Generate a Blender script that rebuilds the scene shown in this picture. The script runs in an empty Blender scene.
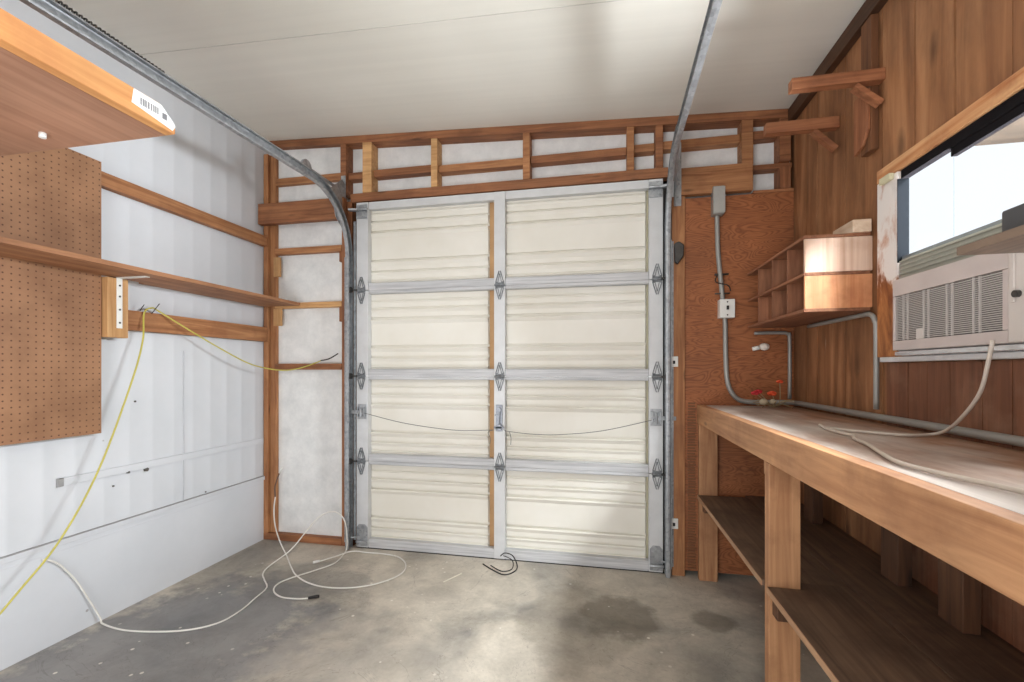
import bpy, bmesh, math, random
from mathutils import Vector, Matrix
random.seed(7)
S = bpy.context.scene
COL = S.collection
PI = math.pi

# room planes (metres): camera stands at x=0, y=0; the garage door wall is ahead at y=D
L = -2.247      # left wall
R = 0.998       # right wall
D = 2.645       # face of the garage door
BACK = -2.3
def ceil_z(x): return 2.587 - 0.0455 * x

# ------------------------------------------------------------------ materials
def lin(c):
    return tuple((v/255/12.92 if v/255 <= .04045 else ((v/255+.055)/1.055)**2.4) for v in c) + (1,)
MATS = {}
class NT:
    def __init__(s, name):
        s.m = bpy.data.materials.new(name); s.m.use_nodes = True
        s.t = s.m.node_tree; s.n = s.t.nodes; s.b = s.n['Principled BSDF']
        s.tc = s.n.new('ShaderNodeTexCoord')
    def add(s, typ, **kw):
        n = s.n.new(typ)
        for k, v in kw.items():
            if k in n.inputs: n.inputs[k].default_value = v
            else: setattr(n, k, v)
        return n
    def link(s, a, b): s.t.links.new(a, b)
    def coords(s, scale=(1,1,1), rnd=True, generated=False):
        mp = s.add('ShaderNodeMapping'); mp.inputs['Scale'].default_value = scale
        s.link(s.tc.outputs['Object'], mp.inputs['Vector'])
        if rnd:
            oi = s.add('ShaderNodeObjectInfo')
            ml = s.add('ShaderNodeMath', operation='MULTIPLY'); ml.inputs[1].default_value = 37
            s.link(oi.outputs['Random'], ml.inputs[0])
            cb = s.add('ShaderNodeCombineXYZ')
            for k in range(3): s.link(ml.outputs[0], cb.inputs[k])
            s.link(cb.outputs[0], mp.inputs['Location'])
        return mp.outputs['Vector']
    def noise(s, vec, scale, detail=4, rough=.55, dist=0):
        n = s.add('ShaderNodeTexNoise'); n.inputs['Scale'].default_value = scale
        n.inputs['Detail'].default_value = detail; n.inputs['Roughness'].default_value = rough
        n.inputs['Distortion'].default_value = dist
        s.link(vec, n.inputs['Vector']); return n.outputs['Fac']
    def ramp(s, fac, stops):
        r = s.add('ShaderNodeValToRGB'); e = r.color_ramp.elements
        e[0].position, e[0].color = stops[0]; e[1].position, e[1].color = stops[-1]
        for p, c in stops[1:-1]:
            x = e.new(p); x.color = c
        s.link(fac, r.inputs['Fac']); return r.outputs['Color']
    def mix(s, fac, a, b, mode='MIX'):
        n = s.add('ShaderNodeMix', data_type='RGBA', blend_type=mode)
        for sock, v in ((n.inputs['Factor'], fac), (n.inputs['A'] if False else n.inputs[6], a), (n.inputs[7], b)):
            if hasattr(v, 'is_linked') or hasattr(v, 'links'): s.link(v, sock)
            else: sock.default_value = v
        return n.outputs[2]
    def bump(s, h, strength=.3, dist=.005):
        b = s.add('ShaderNodeBump'); b.inputs['Strength'].default_value = strength; b.inputs['Distance'].default_value = dist
        s.link(h, b.inputs['Height']); s.link(b.outputs[0], s.b.inputs['Normal'])
    def fin(s, col=None, rough=.6, metal=0):
        if col is not None:
            if hasattr(col, 'links'): s.link(col, s.b.inputs['Base Color'])
            else: s.b.inputs['Base Color'].default_value = col
        s.b.inputs['Roughness'].default_value = rough; s.b.inputs['Metallic'].default_value = metal
        return s.m

BW = lambda v: (v, v, v, 1)
def wood(name, dark, light, axis='x', streak=1.0, knots=True, rough=.65, stain=None, stain_amt=.5, contrast=(.3, .7)):
    key = (name, axis)
    if key in MATS: return MATS[key]
    t = NT(name + '_' + axis)
    lo, hi = 1.2*streak, 22*streak
    sc = {'x': (lo, hi, hi), 'y': (hi, lo, hi), 'z': (hi, hi, lo)}[axis]
    v = t.coords(sc)
    g = t.noise(v, 1.6, 6, .6, 1.1)
    c = t.ramp(g, [(contrast[0], lin(dark)), (contrast[1], lin(light))])
    v2 = t.coords((1, 1, 1))
    patch = t.noise(v2, 3.0, 3, .5)
    pr = t.ramp(patch, [(.3, BW(.68)), (.7, BW(1.08))])
    c = t.mix(.8, c, pr, 'MULTIPLY')
    if knots:
        sk = {'x': (2.4, 9, 9), 'y': (9, 2.4, 9), 'z': (9, 9, 2.4)}[axis]
        vk = t.coords(sk)
        vo = t.add('ShaderNodeTexVoronoi'); vo.inputs['Scale'].default_value = 1.15; t.link(vk, vo.inputs['Vector'])
        kr = t.ramp(vo.outputs['Distance'], [(.05, BW(.42)), (.12, BW(1))])
        c = t.mix(.85, c, kr, 'MULTIPLY')
    if stain:
        sn = t.noise(v2, 5.5, 5, .65)
        sf = t.ramp(sn, [(.5, BW(0)), (.68, BW(stain_amt))])
        c = t.mix(sf, c, lin(stain))
    t.bump(g, .25, .002)
    MATS[key] = t.fin(c, rough)
    return MATS[key]

def plain(name, col, rough=.5, metal=0, var=.12, scale=9, bump=0):
    if name in MATS: return MATS[name]
    t = NT(name); v = t.coords()
    n = t.noise(v, scale, 5, .6)
    a = lin(col); lo = tuple(x*(1-var) for x in a[:3]) + (1,); hi = tuple(min(1, x*(1+var)) for x in a[:3]) + (1,)
    c = t.ramp(n, [(.3, lo), (.7, hi)])
    if bump: t.bump(n, bump, .003)
    MATS[name] = t.fin(c, rough, metal); return MATS[name]

def lumber(axis): return wood('framing lumber', (138, 86, 50), (192, 138, 92), axis, stain=(116, 68, 40), stain_amt=.4)
def lumber_red(axis): return wood('aged red lumber', (118, 70, 42), (172, 116, 76), axis, stain=(100, 58, 36), stain_amt=.4)
def lumber_pale(axis): return wood('pale stud lumber', (182, 134, 84), (222, 178, 124), axis, stain=(150, 98, 58), stain_amt=.35)
def bench_wood(axis): return wood('bench lumber', (158, 108, 72), (206, 156, 112), axis, streak=.8, stain=(124, 78, 50), stain_amt=.4)

def m_galv():
    if 'galv' in MATS: return MATS['galv']
    t = NT('galvanized steel'); v = t.coords()
    vo = t.add('ShaderNodeTexVoronoi'); vo.inputs['Scale'].default_value = 60; t.link(v, vo.inputs['Vector'])
    n = t.noise(v, 14, 5, .6)
    c = t.ramp(vo.outputs['Color'], [(0, lin((150, 154, 158))), (1, lin((188, 192, 196)))])
    c = t.mix(.6, c, t.ramp(n, [(.3, BW(.62)), (.65, BW(1))]), 'MULTIPLY')
    MATS['galv'] = t.fin(c, .42, .55); return MATS['galv']
def m_stile():
    return plain('pale zinc door stile', (208, 210, 212), .45, .15, .06, 12)
def m_rail():
    if 'rail' in MATS: return MATS['rail']
    t = NT('zinc door rail'); v = t.coords((1, 30, 30))
    n = t.noise(v, 3, 4, .6)
    c = t.ramp(n, [(.3, lin((172, 174, 177))), (.7, lin((212, 213, 215)))])
    MATS['rail'] = t.fin(c, .5, .15); return MATS['rail']
def m_door():
    if 'door' in MATS: return MATS['door']
    t = NT('cream door enamel'); v = t.coords()
    n = t.noise(v, 2.2, 4, .6)
    c = t.ramp(n, [(.3, lin((226, 223, 212))), (.7, lin((236, 234, 226)))])
    MATS['door'] = t.fin(c, .45); return MATS['door']
def m_floor():
    t = NT('worn concrete'); v = t.coords(rnd=False)
    a = t.noise(v, 1.15, 5, .55, .6)
    c = t.ramp(a, [(.38, lin((152, 148, 140))), (.5, lin((194, 186, 172))), (.68, lin((212, 204, 190)))])
    b = t.noise(v, 7, 6, .7, .3)
    c = t.mix(.7, c, t.ramp(b, [(.3, BW(.84)), (.6, BW(1.04))]), 'MULTIPLY')
    f = t.noise(v, 60, 3, .7)
    c = t.mix(.4, c, t.ramp(f, [(.3, BW(.8)), (.6, BW(1.05))]), 'MULTIPLY')
    # damp patches in the slab at fixed places (x, y, rx, ry, colour)
    def blob(px, py, rx, ry, amt, colr):
        nonlocal c
        mp = t.add('ShaderNodeMapping'); mp.inputs['Location'].default_value = (-px/rx, -py/ry, 0)
        mp.inputs['Scale'].default_value = (1/rx, 1/ry, 0)
        t.link(t.tc.outputs['Object'], mp.inputs['Vector'])
        ln = t.add('ShaderNodeVectorMath', operation='LENGTH'); t.link(mp.outputs[0], ln.inputs[0])
        ad = t.add('ShaderNodeMath', operation='ADD'); t.link(ln.outputs['Value'], ad.inputs[0])
        ns = t.noise(v, 4.5, 5, .65)
        mm = t.add('ShaderNodeMath', operation='MULTIPLY_ADD'); mm.inputs[1].default_value = 1.6; mm.inputs[2].default_value = -.8
        t.link(ns, mm.inputs[0]); t.link(mm.outputs[0], ad.inputs[1])
        fr = t.ramp(ad.outputs[0], [(.72, BW(amt)), (1.0, BW(0))])
        c = t.mix(fr, c, colr)
    blob(-1.75, 1.5, .62, .75, .8, lin((124, 126, 130)))
    blob(-1.55, 2.15, .42, .22, .5, lin((122, 120, 117)))
    blob(-2.1, 2.3, .2, .5, .45, lin((118, 114, 108)))
    blob(.08, 2.15, .2, .2, .6, lin((104, 96, 84)))
    blob(-.12, 2.05, .3, .4, .35, lin((120, 112, 98)))
    blob(.5, 2.2, .1, .1, .5, lin((100, 92, 80)))
    blob(-.9, 1.55, .5, .4, .4, lin((186, 178, 166)))
    vo = t.add('ShaderNodeTexVoronoi'); vo.inputs['Scale'].default_value = 13; t.link(v, vo.inputs['Vector'])
    sp = t.ramp(vo.outputs['Distance'], [(.075, BW(.9)), (.10, BW(0))])
    gate = t.ramp(t.noise(v, 1.4, 2), [(.47, BW(0)), (.52, BW(1))])
    sp2 = t.mix(1.0, sp, gate, 'MULTIPLY')
    c = t.mix(sp2, c, lin((225, 220, 210)))
    mo = t.noise(t.coords((1, 1, 1), rnd=False), 4.2, 6, .72, .4)
    c = t.mix(.85, c, t.ramp(mo, [(.34, BW(.74)), (.6, BW(1.06))]), 'MULTIPLY')
    # thin crack
    cr = t.noise(v, 1.7, 6, .7, 1.0)
    cf = t.ramp(cr, [(.497, BW(0)), (.5, BW(.35)), (.503, BW(0))])
    c = t.mix(cf, c, lin((90, 86, 80)))
    t.bump(b, .25, .004)
    return t.fin(c, .62)
def m_ceiling():
    t = NT('off white painted ceiling sheet'); v = t.coords((1, 1, 1), False)
    n = t.noise(v, 1.3, 4, .5)
    c = t.ramp(n, [(.3, lin((224, 222, 213))), (.7, lin((234, 232, 224)))])
    mp = t.coords((.6, 30, 1), False); n2 = t.noise(mp, 1, 3, .5)
    c = t.mix(.4, c, t.ramp(n2, [(.35, BW(.93)), (.6, BW(1))]), 'MULTIPLY')
    return t.fin(c, .75)
def m_leftwall():
    t = NT('white painted metal siding'); v = t.coords((1, 1, 1), False)
    n = t.noise(v, 2.5, 5, .6)
    c = t.ramp(n, [(.3, lin((204, 208, 213))), (.7, lin((214, 217, 222)))])
    vo = t.add('ShaderNodeTexVoronoi'); vo.inputs['Scale'].default_value = 6; t.link(v, vo.inputs['Vector'])
    c = t.mix(t.ramp(vo.outputs['Distance'], [(.03, BW(.6)), (.045, BW(0))]), c, lin((120, 110, 100)))
    return t.fin(c, .6)
def m_sheet():
    t = NT('white painted sheathing'); v = t.coords((1, 1, 1), False)
    n = t.noise(v, 9, 6, .7)
    c = t.ramp(n, [(.3, lin((212, 214, 214))), (.7, lin((236, 237, 236)))])
    t.bump(n, .4, .004)
    return t.fin(c, .7)
def m_ply():
    t = NT('rotary cut plywood'); v = t.coords((.8, 1, 3.6), False)
    big = t.noise(v, 2.4, 2, .5, 1.2)
    m = t.add('ShaderNodeMath', operation='MULTIPLY'); m.inputs[1].default_value = 40; t.link(big, m.inputs[0])
    sn = t.add('ShaderNodeMath', operation='PINGPONG'); sn.inputs[1].default_value = 1; t.link(m.outputs[0], sn.inputs[0])
    c = t.ramp(sn.outputs[0], [(.0, lin((132, 76, 42))), (.4, lin((156, 94, 54))), (1, lin((168, 104, 62)))])
    fib = t.noise(t.coords((6, 1, 90), False), 1, 4, .6)
    c = t.mix(.6, c, t.ramp(fib, [(.3, BW(.72)), (.65, BW(1.06))]), 'MULTIPLY')
    n = t.noise(t.coords(rnd=False), 2.4, 4, .6)
    c = t.mix(.8, c, t.ramp(n, [(.3, BW(.62)), (.6, BW(1.05))]), 'MULTIPLY')
    t.bump(fib, .2, .002)
    return t.fin(c, .6)
def m_rightwall():
    t = NT('dark stained wall boards'); v = t.coords((9, 9, 1.0), False)
    g = t.noise(v, 1.3, 5, .6, 1.0)
    c = t.ramp(g, [(.28, lin((118, 76, 48))), (.5, lin((152, 104, 68))), (.72, lin((182, 132, 92)))])
    n = t.noise(t.coords((1, 2, 1), rnd=False), 2.2, 5, .65)
    c = t.mix(.85, c, t.ramp(n, [(.32, BW(.52)), (.62, BW(1.08))]), 'MULTIPLY')
    vo = t.add('ShaderNodeTexVoronoi'); vo.inputs['Scale'].default_value = 1; t.link(t.coords((7, 7, 3), False), vo.inputs['Vector'])
    c = t.mix(.7, c, t.ramp(vo.outputs['Distance'], [(.06, BW(.35)), (.2, BW(1))]), 'MULTIPLY')
    n3 = t.noise(t.coords((12, 12, 3), False), 1.2, 4, .7)
    c = t.mix(t.ramp(n3, [(.69, BW(0)), (.75, BW(.4))]), c, lin((206, 186, 160)))
    t.bump(g, .3, .003)
    return t.fin(c, .6)
def m_benchtop():
    t = NT('worn painted plywood bench top'); v = t.coords((9, 1.2, 9), False)
    g = t.noise(v, 1.5, 6, .65, .8)
    brown = t.ramp(g, [(.3, lin((128, 92, 70))), (.7, lin((182, 142, 114)))])
    pale = t.ramp(g, [(.3, lin((186, 174, 164))), (.7, lin((218, 210, 202)))])
    sx = t.add('ShaderNodeSeparateXYZ'); t.link(t.tc.outputs['Object'], sx.inputs[0])
    n = t.noise(t.coords((1, .6, 1), False), 3.5, 5, .65)
    m1 = t.add('ShaderNodeMath', operation='MULTIPLY_ADD'); m1.inputs[1].default_value = .55; t.link(n, m1.inputs[0]); t.link(sx.outputs[0], m1.inputs[2])
    f = t.ramp(m1.outputs[0], [(.0, BW(0)), (1, BW(1))])
    m1.inputs[1].default_value = 1.1
    m2 = t.add('ShaderNodeMapRange'); m2.inputs[1].default_value = 1.12; m2.inputs[2].default_value = 1.45; t.link(m1.outputs[0], m2.inputs[0]); f = m2.outputs[0]
    c = t.mix(f, pale, brown)
    t.bump(g, .2, .002)
    return t.fin(c, .55)
def m_peg():
    t = NT('brown perforated hardboard'); v = t.coords(rnd=False)
    n = t.noise(v, 5, 5, .6)
    c = t.ramp(n, [(.3, lin((130, 92, 64))), (.7, lin((160, 118, 86)))])
    mp = t.coords((1/.0254,)*3, False)
    fr = t.add('ShaderNodeVectorMath', operation='FRACTION'); t.link(mp, fr.inputs[0])
    sb = t.add('ShaderNodeVectorMath', operation='SUBTRACT'); sb.inputs[1].default_value = (.5, .5, .5); t.link(fr.outputs[0], sb.inputs[0])
    ml = t.add('ShaderNodeVectorMath', operation='MULTIPLY'); ml.inputs[1].default_value = (0, 1, 1); t.link(sb.outputs[0], ml.inputs[0])
    ln = t.add('ShaderNodeVectorMath', operation='LENGTH'); t.link(ml.outputs[0], ln.inputs[0])
    f = t.ramp(ln.outputs['Value'], [(.10, BW(1)), (.15, BW(0))])
    c = t.mix(f, c, lin((92, 54, 32)))
    return t.fin(c, .55)
def m_casing():
    t = NT('chipped white window casing'); v = t.coords((1, 1, .5), False)
    n = t.noise(v, 16, 5, .65, .5)
    sx = t.add('ShaderNodeSeparateXYZ'); t.link(t.tc.outputs['Object'], sx.inputs[0])
    m1 = t.add('ShaderNodeMath', operation='MULTIPLY_ADD'); m1.inputs[1].default_value = .5; t.link(n, m1.inputs[0]); t.link(sx.outputs[2], m1.inputs[2])
    f = t.ramp(m1.outputs[0], [(.5, BW(0)), (.54, BW(1))])
    return t, n, sx

def glass():
    t = NT('window glass'); t.n.remove(t.b)
    out = t.n['Material Output']
    tr = t.add('ShaderNodeBsdfTransparent'); tr.inputs[0].default_value = (.93, .95, .96, 1)
    gl = t.add('ShaderNodeBsdfGlossy'); gl.inputs['Roughness'].default_value = .08
    mx = t.add('ShaderNodeMixShader'); mx.inputs[0].default_value = .02; t.link(tr.outputs[0], mx.inputs[1]); t.link(gl.outputs[0], mx.inputs[2])
    t.link(mx.outputs[0], out.inputs['Surface'])
    return t.m

# ------------------------------------------------------------------ geometry
class MB:
    def __init__(s): s.bm = bmesh.new()
    def box(s, x0, x1, y0, y1, z0, z1, ztop=None, zbot=None):
        f = ztop or (lambda x: z1); g = zbot or (lambda x: z0)
        vs = [s.bm.verts.new(p) for p in ((x0,y0,g(x0)),(x1,y0,g(x1)),(x1,y1,g(x1)),(x0,y1,g(x0)),(x0,y0,f(x0)),(x1,y0,f(x1)),(x1,y1,f(x1)),(x0,y1,f(x0)))]
        for q in ((3,2,1,0),(4,5,6,7),(0,1,5,4),(1,2,6,5),(2,3,7,6),(3,0,4,7)): s.bm.faces.new([vs[i] for i in q])
        return s
    def hexa(s, pts):   # 8 points: bottom ring then top ring
        vs = [s.bm.verts.new(p) for p in pts]
        for q in ((3,2,1,0),(4,5,6,7),(0,1,5,4),(1,2,6,5),(2,3,7,6),(3,0,4,7)): s.bm.faces.new([vs[i] for i in q])
        bmesh.ops.recalc_face_normals(s.bm, faces=s.bm.faces); return s
    def bar(s, a, b, w, h, up=(0,0,1)):
        a, b = Vector(a), Vector(b); d = (b-a).normalized(); u = Vector(up)
        r = d.cross(u).normalized(); u = r.cross(d).normalized()
        pts = [p + r*sx*w/2 + u*sz*h/2 for sz in (-1, 1) for (p, sx) in ((a,-1),(a,1),(b,1),(b,-1))]
        return s.hexa(pts)
    def prism(s, poly, d, plane='y'):  # poly list of 2D, extruded d=(d0,d1) along plane axis
        def mk(p, k):
            return {'y': (p[0], k, p[1]), 'x': (k, p[0], p[1]), 'z': (p[0], p[1], k)}[plane]
        a = [s.bm.verts.new(mk(p, d[0])) for p in poly]; b = [s.bm.verts.new(mk(p, d[1])) for p in poly]
        s.bm.faces.new(a); s.bm.faces.new(list(reversed(b)))
        n = len(poly)
        for i in range(n): s.bm.faces.new((a[i], b[i], b[(i+1)%n], a[(i+1)%n]))
        bmesh.ops.recalc_face_normals(s.bm, faces=s.bm.faces); return s
    def tube(s, pts, r, n=10, smooth=True, cap=True):
        P = [Vector(p) for p in pts]
        rr = r if isinstance(r, (list, tuple)) else [r]*len(P)
        rings = []; prev = None
        for i, p in enumerate(P):
            d = ((P[min(i+1, len(P)-1)] - P[max(i-1, 0)])).normalized()
            if prev is None:
                u = Vector((0,0,1)) if abs(d.z) < .9 else Vector((1,0,0))
            else: u = prev
            sd = d.cross(u)
            if sd.length < 1e-5: sd = d.cross(Vector((0,1,0)))
            sd.normalize(); u = sd.cross(d).normalized(); prev = u
            rings.append([s.bm.verts.new(p + (sd*math.cos(2*PI*k/n) + u*math.sin(2*PI*k/n))*rr[i]) for k in range(n)])
        for a, b in zip(rings, rings[1:]):
            for k in range(n):
                f = s.bm.faces.new((a[k], b[k], b[(k+1)%n], a[(k+1)%n])); f.smooth = smooth
        if cap: s.bm.faces.new(rings[0]); s.bm.faces.new(list(reversed(rings[-1])))
        return s
    def sphere(s, c, r, sc=(1,1,1), seg=12):
        m = Matrix.Translation(c) @ Matrix.Diagonal((r*sc[0], r*sc[1], r*sc[2], 1))
        g = bmesh.ops.create_uvsphere(s.bm, u_segments=seg, v_segments=seg//2+2, radius=1, matrix=m)
        for v in g['verts']:
            for f in v.link_faces: f.smooth = True
        return s
    def sweep(s, pts, prof, up, closed_prof=True):
        """profile (a, b): a along 'up x dir' side, b along radial normal"""
        P = [Vector(p) for p in pts]; side = Vector(up); rings = []
        for i, p in enumerate(P):
            d = (P[min(i+1, len(P)-1)] - P[max(i-1, 0)]).normalized()
            nrm = side.cross(d).normalized(); sd = d.cross(nrm).normalized()
            rings.append([s.bm.verts.new(p + sd*a + nrm*b) for a, b in prof])
        m = len(prof)
        for a, b in zip(rings, rings[1:]):
            for k in range(m if closed_prof else m-1):
                s.bm.faces.new((a[k], b[k], b[(k+1)%m], a[(k+1)%m]))
        if closed_prof: s.bm.faces.new(rings[0]); s.bm.faces.new(list(reversed(rings[-1])))
        bmesh.ops.recalc_face_normals(s.bm, faces=s.bm.faces); return s

def wloc(o):
    v = Vector(o.location)
    while o.parent: o = o.parent; v += Vector(o.location)
    return v
def obj(name, mb, m, parent=None, bevel=0, origin=None):
    bm = mb.bm
    bmesh.ops.recalc_face_normals(bm, faces=bm.faces)
    cs = [v.co for v in bm.verts]
    if origin is None:
        mn = Vector([min(c[i] for c in cs) for i in range(3)]); mx = Vector([max(c[i] for c in cs) for i in range(3)])
        origin = Vector(((mn.x+mx.x)/2, (mn.y+mx.y)/2, mn.z))
    origin = Vector(origin)
    bmesh.ops.translate(bm, vec=-origin, verts=bm.verts)
    me = bpy.data.meshes.new(name); bm.to_mesh(me); bm.free()
    me.materials.append(m)
    o = bpy.data.objects.new(name, me); COL.objects.link(o)
    if parent: o.parent = parent; o.location = origin - wloc(parent)
    else: o.location = origin
    if bevel:
        b = o.modifiers.new('edge', 'BEVEL'); b.width = bevel; b.segments = 2; b.limit_method = 'ANGLE'
    return o
def tag(o, label, cat, group=None, kind=None):
    o['label'] = label; o['category'] = cat
    if group: o['group'] = group
    if kind: o['kind'] = kind
    return o
def empty(name, loc, label, cat, group=None, kind=None):
    o = bpy.data.objects.new(name, None); COL.objects.link(o); o.location = loc; o.empty_display_size = .1
    return tag(o, label, cat, group, kind)
def copy_tree(o, parent=None):
    c = o.copy(); COL.objects.link(c)
    if parent: c.parent = parent
    for ch in list(o.children): copy_tree(ch, c)
    return c
def smooth_path(pts, k=8):
    P = [Vector(p) for p in pts]; out = []
    for i in range(len(P)-1):
        p0, p1, p2, p3 = P[max(i-1,0)], P[i], P[i+1], P[min(i+2, len(P)-1)]
        for j in range(k):
            t = j/k
            out.append(.5*((2*p1) + (p2-p0)*t + (2*p0-5*p1+4*p2-p3)*t*t + (3*p1-p0-3*p2+p3)*t**3))
    out.append(P[-1]); return out

HNG = plain('dull zinc hinge', (122, 126, 130), .45, .3, .45, 55); GALV = m_galv(); STILE = m_stile(); RAIL = m_rail(); DOOR = m_door()
RUST = plain('dark oily steel', (78, 76, 74), .5, .6, .25, 30)
WHITE = plain('white plastic', (228, 228, 224), .4, 0, .04)
DARK = plain('black rubber', (32, 30, 30), .6, 0, .1)

# ================================================================== ROOM
ORG = (0, 0, 0)
fl = obj('floor', MB().box(L-.3, R+.15, BACK-.1, D+.25, -.12, 0), m_floor(), origin=ORG)
tag(fl, 'worn grey concrete garage floor with damp patches and paint specks', 'floor', kind='structure')
cm = MB().box(L-.15, R+.15, BACK-.1, D+.2, 0, 0, ztop=lambda x: ceil_z(x)+.06, zbot=ceil_z)
ce = obj('ceiling', cm, m_ceiling(), origin=ORG)
tag(ce, 'off white sheet ceiling sloping down to the right', 'ceiling', kind='structure')
sm = MB()
for y in (1.80, .5, -.8):
    sm.box(L, R, y-.0015, y+.0015, 0, 0, ztop=lambda x: ceil_z(x)-.0002, zbot=lambda x: ceil_z(x)-.0022)
obj('ceiling_seam', sm, plain('ceiling seam', (200, 198, 190), .8), ce)

# left wall: ribbed siding, flat lower panel
WM = m_leftwall()
lm = MB()
prof = []
y = BACK
while y < D+.1:
    for dy, dx in ((0, 0), (.030, 0), (.042, .0022), (.058, .0022), (.070, 0)):
        prof.append((y+dy, dx))
    y += .115
zs = (.0, ceil_z(L)+.03)
rows = []
for (yy, dx) in prof:
    rows.append([lm.bm.verts.new((L-.006+dx, min(yy, D+.1), z)) for z in (.42, zs[1])])
for a, b in zip(rows, rows[1:]):
    f = lm.bm.faces.new((a[0], b[0], b[1], a[1])); f.smooth = True
lm.box(L-.1, L-.012, BACK, D+.12, 0, zs[1])
wl = obj('wall_left', lm, WM, origin=ORG)
tag(wl, 'white ribbed metal siding wall on the left with wooden rails', 'wall', kind='structure')
obj('lower_panel', MB().box(L-.012, L+.002, BACK, D+.09, 0, .405), WM, wl)
obj('ledge_strip', MB().box(L-.004, L+.012, BACK, D+.09, .405, .428), plain('white ledge strip', (206, 209, 214), .5, 0, .05), wl, .001)
obj('ledge_strip', MB().box(L-.004, L+.003, BACK, D+.09, .378, .384), plain('white ledge strip', (206, 209, 214), .5, 0, .05), wl)
obj('panel_seam', MB().box(L-.004, L+.001, 2.058, 2.0602, .43, 1.25), plain('grey seam', (196, 199, 204), .6), wl)
obj('painted_ledge_shadow', MB().box(L-.004, L+.0135, BACK, D+.0, .428, .4305), plain('painted shadow grey', (160, 160, 160), .7), wl)  # thin grey strip that paints a shadow line along the ledge
obj('cover_strip', MB().box(L-.004, L+.007, 1.48, D+.0, .652, .686), WM, wl, .001)
DENT = plain('dark chip mark', (88, 84, 80), .8)
for my, mz, mr in ((1.764, .651, .006), (1.852, .645, .010), (1.70, .60, .004), (1.62, 1.02, .004), (1.80, .99, .005), (2.2, .44, .004)):
    obj('chip_mark', MB().tube([(L-.004, my, mz), (L+.008 if mz > .64 and mz < .7 else L+.001, my, mz)], mr, 7, False), DENT, wl)
obj('cover_strip_end', MB().box(L-.004, L+.009, 1.475, 1.495, .652, .686), plain('grey patch', (150, 150, 150), .6), wl)
obj('wall_rail', MB().box(L, L+.038, BACK, D-.005, 1.955+.02, 2.04), lumber('y'), wl, .002)
obj('wall_rail', MB().box(L, L+.038, BACK, D-.005, 1.335, 1.43), lumber('y'), wl, .002)

# front wall: sheathing + framing lumber
wf = empty('wall_front', (0, D+.1, 0), 'wood framed front wall around the overhead door with exposed studs', 'wall', kind='structure')
SH = m_sheet(); LX, LZ = lumber('x'), lumber('z')
shm = MB()
ys0, ys1 = D+.092, D+.12
shm.box(L-.02, -1.662, D+.046, ys1, 0, 0, ztop=lambda x: ceil_z(x)+.02, zbot=lambda x: 0)
shm.box(-1.664, .36, ys0, ys1, 0, 0, ztop=lambda x: ceil_z(x)+.02, zbot=lambda x: 2.235)
shm.box(.36, R+.1, ys0, ys1, 0, 0, ztop=lambda x: ceil_z(x)+.02, zbot=lambda x: 0)
obj('sheathing', shm, SH, wf, origin=ORG)
y0, y1 = D+.003, D+.091
def lum(name, x0, x1, z0, z1, ya=y0, yb=y1, m=None, top=None, bot=None, bv=.0025):
    ax = 'x' if (x1-x0) > (z1-z0) else 'z'
    mm = {'n': lumber, 'r': lumber_red, 'p': lumber_pale, None: lumber}[m](ax)
    return obj(name, MB().box(x0, x1, ya, yb, z0, z1, ztop=top, zbot=bot), mm, wf, bv)
lum('top_plate', L, R, 0, 0, m='r', top=lambda x: ceil_z(x)-.001, bot=lambda x: ceil_z(x)-.048)
lum('corner_post', L+.002, L+.036, .047, 2.60, y0, D+.045, m='n')
lum('corner_post', L+.040, L+.086, .047, 2.60, D+.02, D+.045, m='n')
lum('header_board', L, -1.62, 2.112, 2.247, D-.045, D-.003, m='r')
lum('wall_block', L+.088, -1.664, 1.918, 1.958, y0, D+.045, m='n')
lum('wall_block', L+.088, -1.664, 1.556, 1.592, y0, D+.045, m='p')
lum('wall_block', L+.088, -1.664, 1.146, 1.186, y0, D+.045, m='r')
lum('sill_plate', L, -1.664, .001, .046, y0, D+.045, m='r')
lum('cleat', -2.17, -2.12, 1.77, 1.90, D+.004, D+.0195, 'p')
lum('cleat', -2.17, -2.11, 1.44, 1.555, D+.004, D+.0195, 'p')
lum('cleat', -1.685, -1.662, 1.46, 1.556, D+.01, D+.045, 'r')
lum('cleat', -1.685, -1.662, 1.85, 1.918, D+.01, D+.045, 'r')
lum('door_jamb', -1.662, -1.59, .001, 2.235, m='r')
lum('header_board', -1.60, .36, 2.228, 2.283, D+.003, D+.091, m='r')
top = lambda x: ceil_z(x)-.049
for (a, b, c) in ((-1.672, -1.632, 'r'), (-1.515, -1.452, 'p'), (-1.049, -1.008, 'p'), (-.468, -.426, 'n'), (.135, .175, 'n'), (.292, .333, 'r'), (.742, .80, 'n'), (.93, .985, 'r')):
    lum('cripple_stud', a, b, 0, 0, m=c, top=top, bot=lambda x: 2.284 if x < .4 else 2.262)
xs = [L+.088, -1.674, -1.630, -1.517, -1.450, -1.051, -1.006, -.470, -.424, .133, .177, .290, .335, .740, .802, .928]
for i in range(0, len(xs)-1, 2):
    if xs[i+1]-xs[i] > .05:
        h = (0, .002, .006, -.004, .0, .008, .012, .02)[i//2]
        lum('mid_rail', xs[i], xs[i+1], 2.385+h, 2.430+h, D+.03 if i else D+.01, y1 if i else D+.045, m=('n','r','r','n','r','n','n','r')[i//2])

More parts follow.
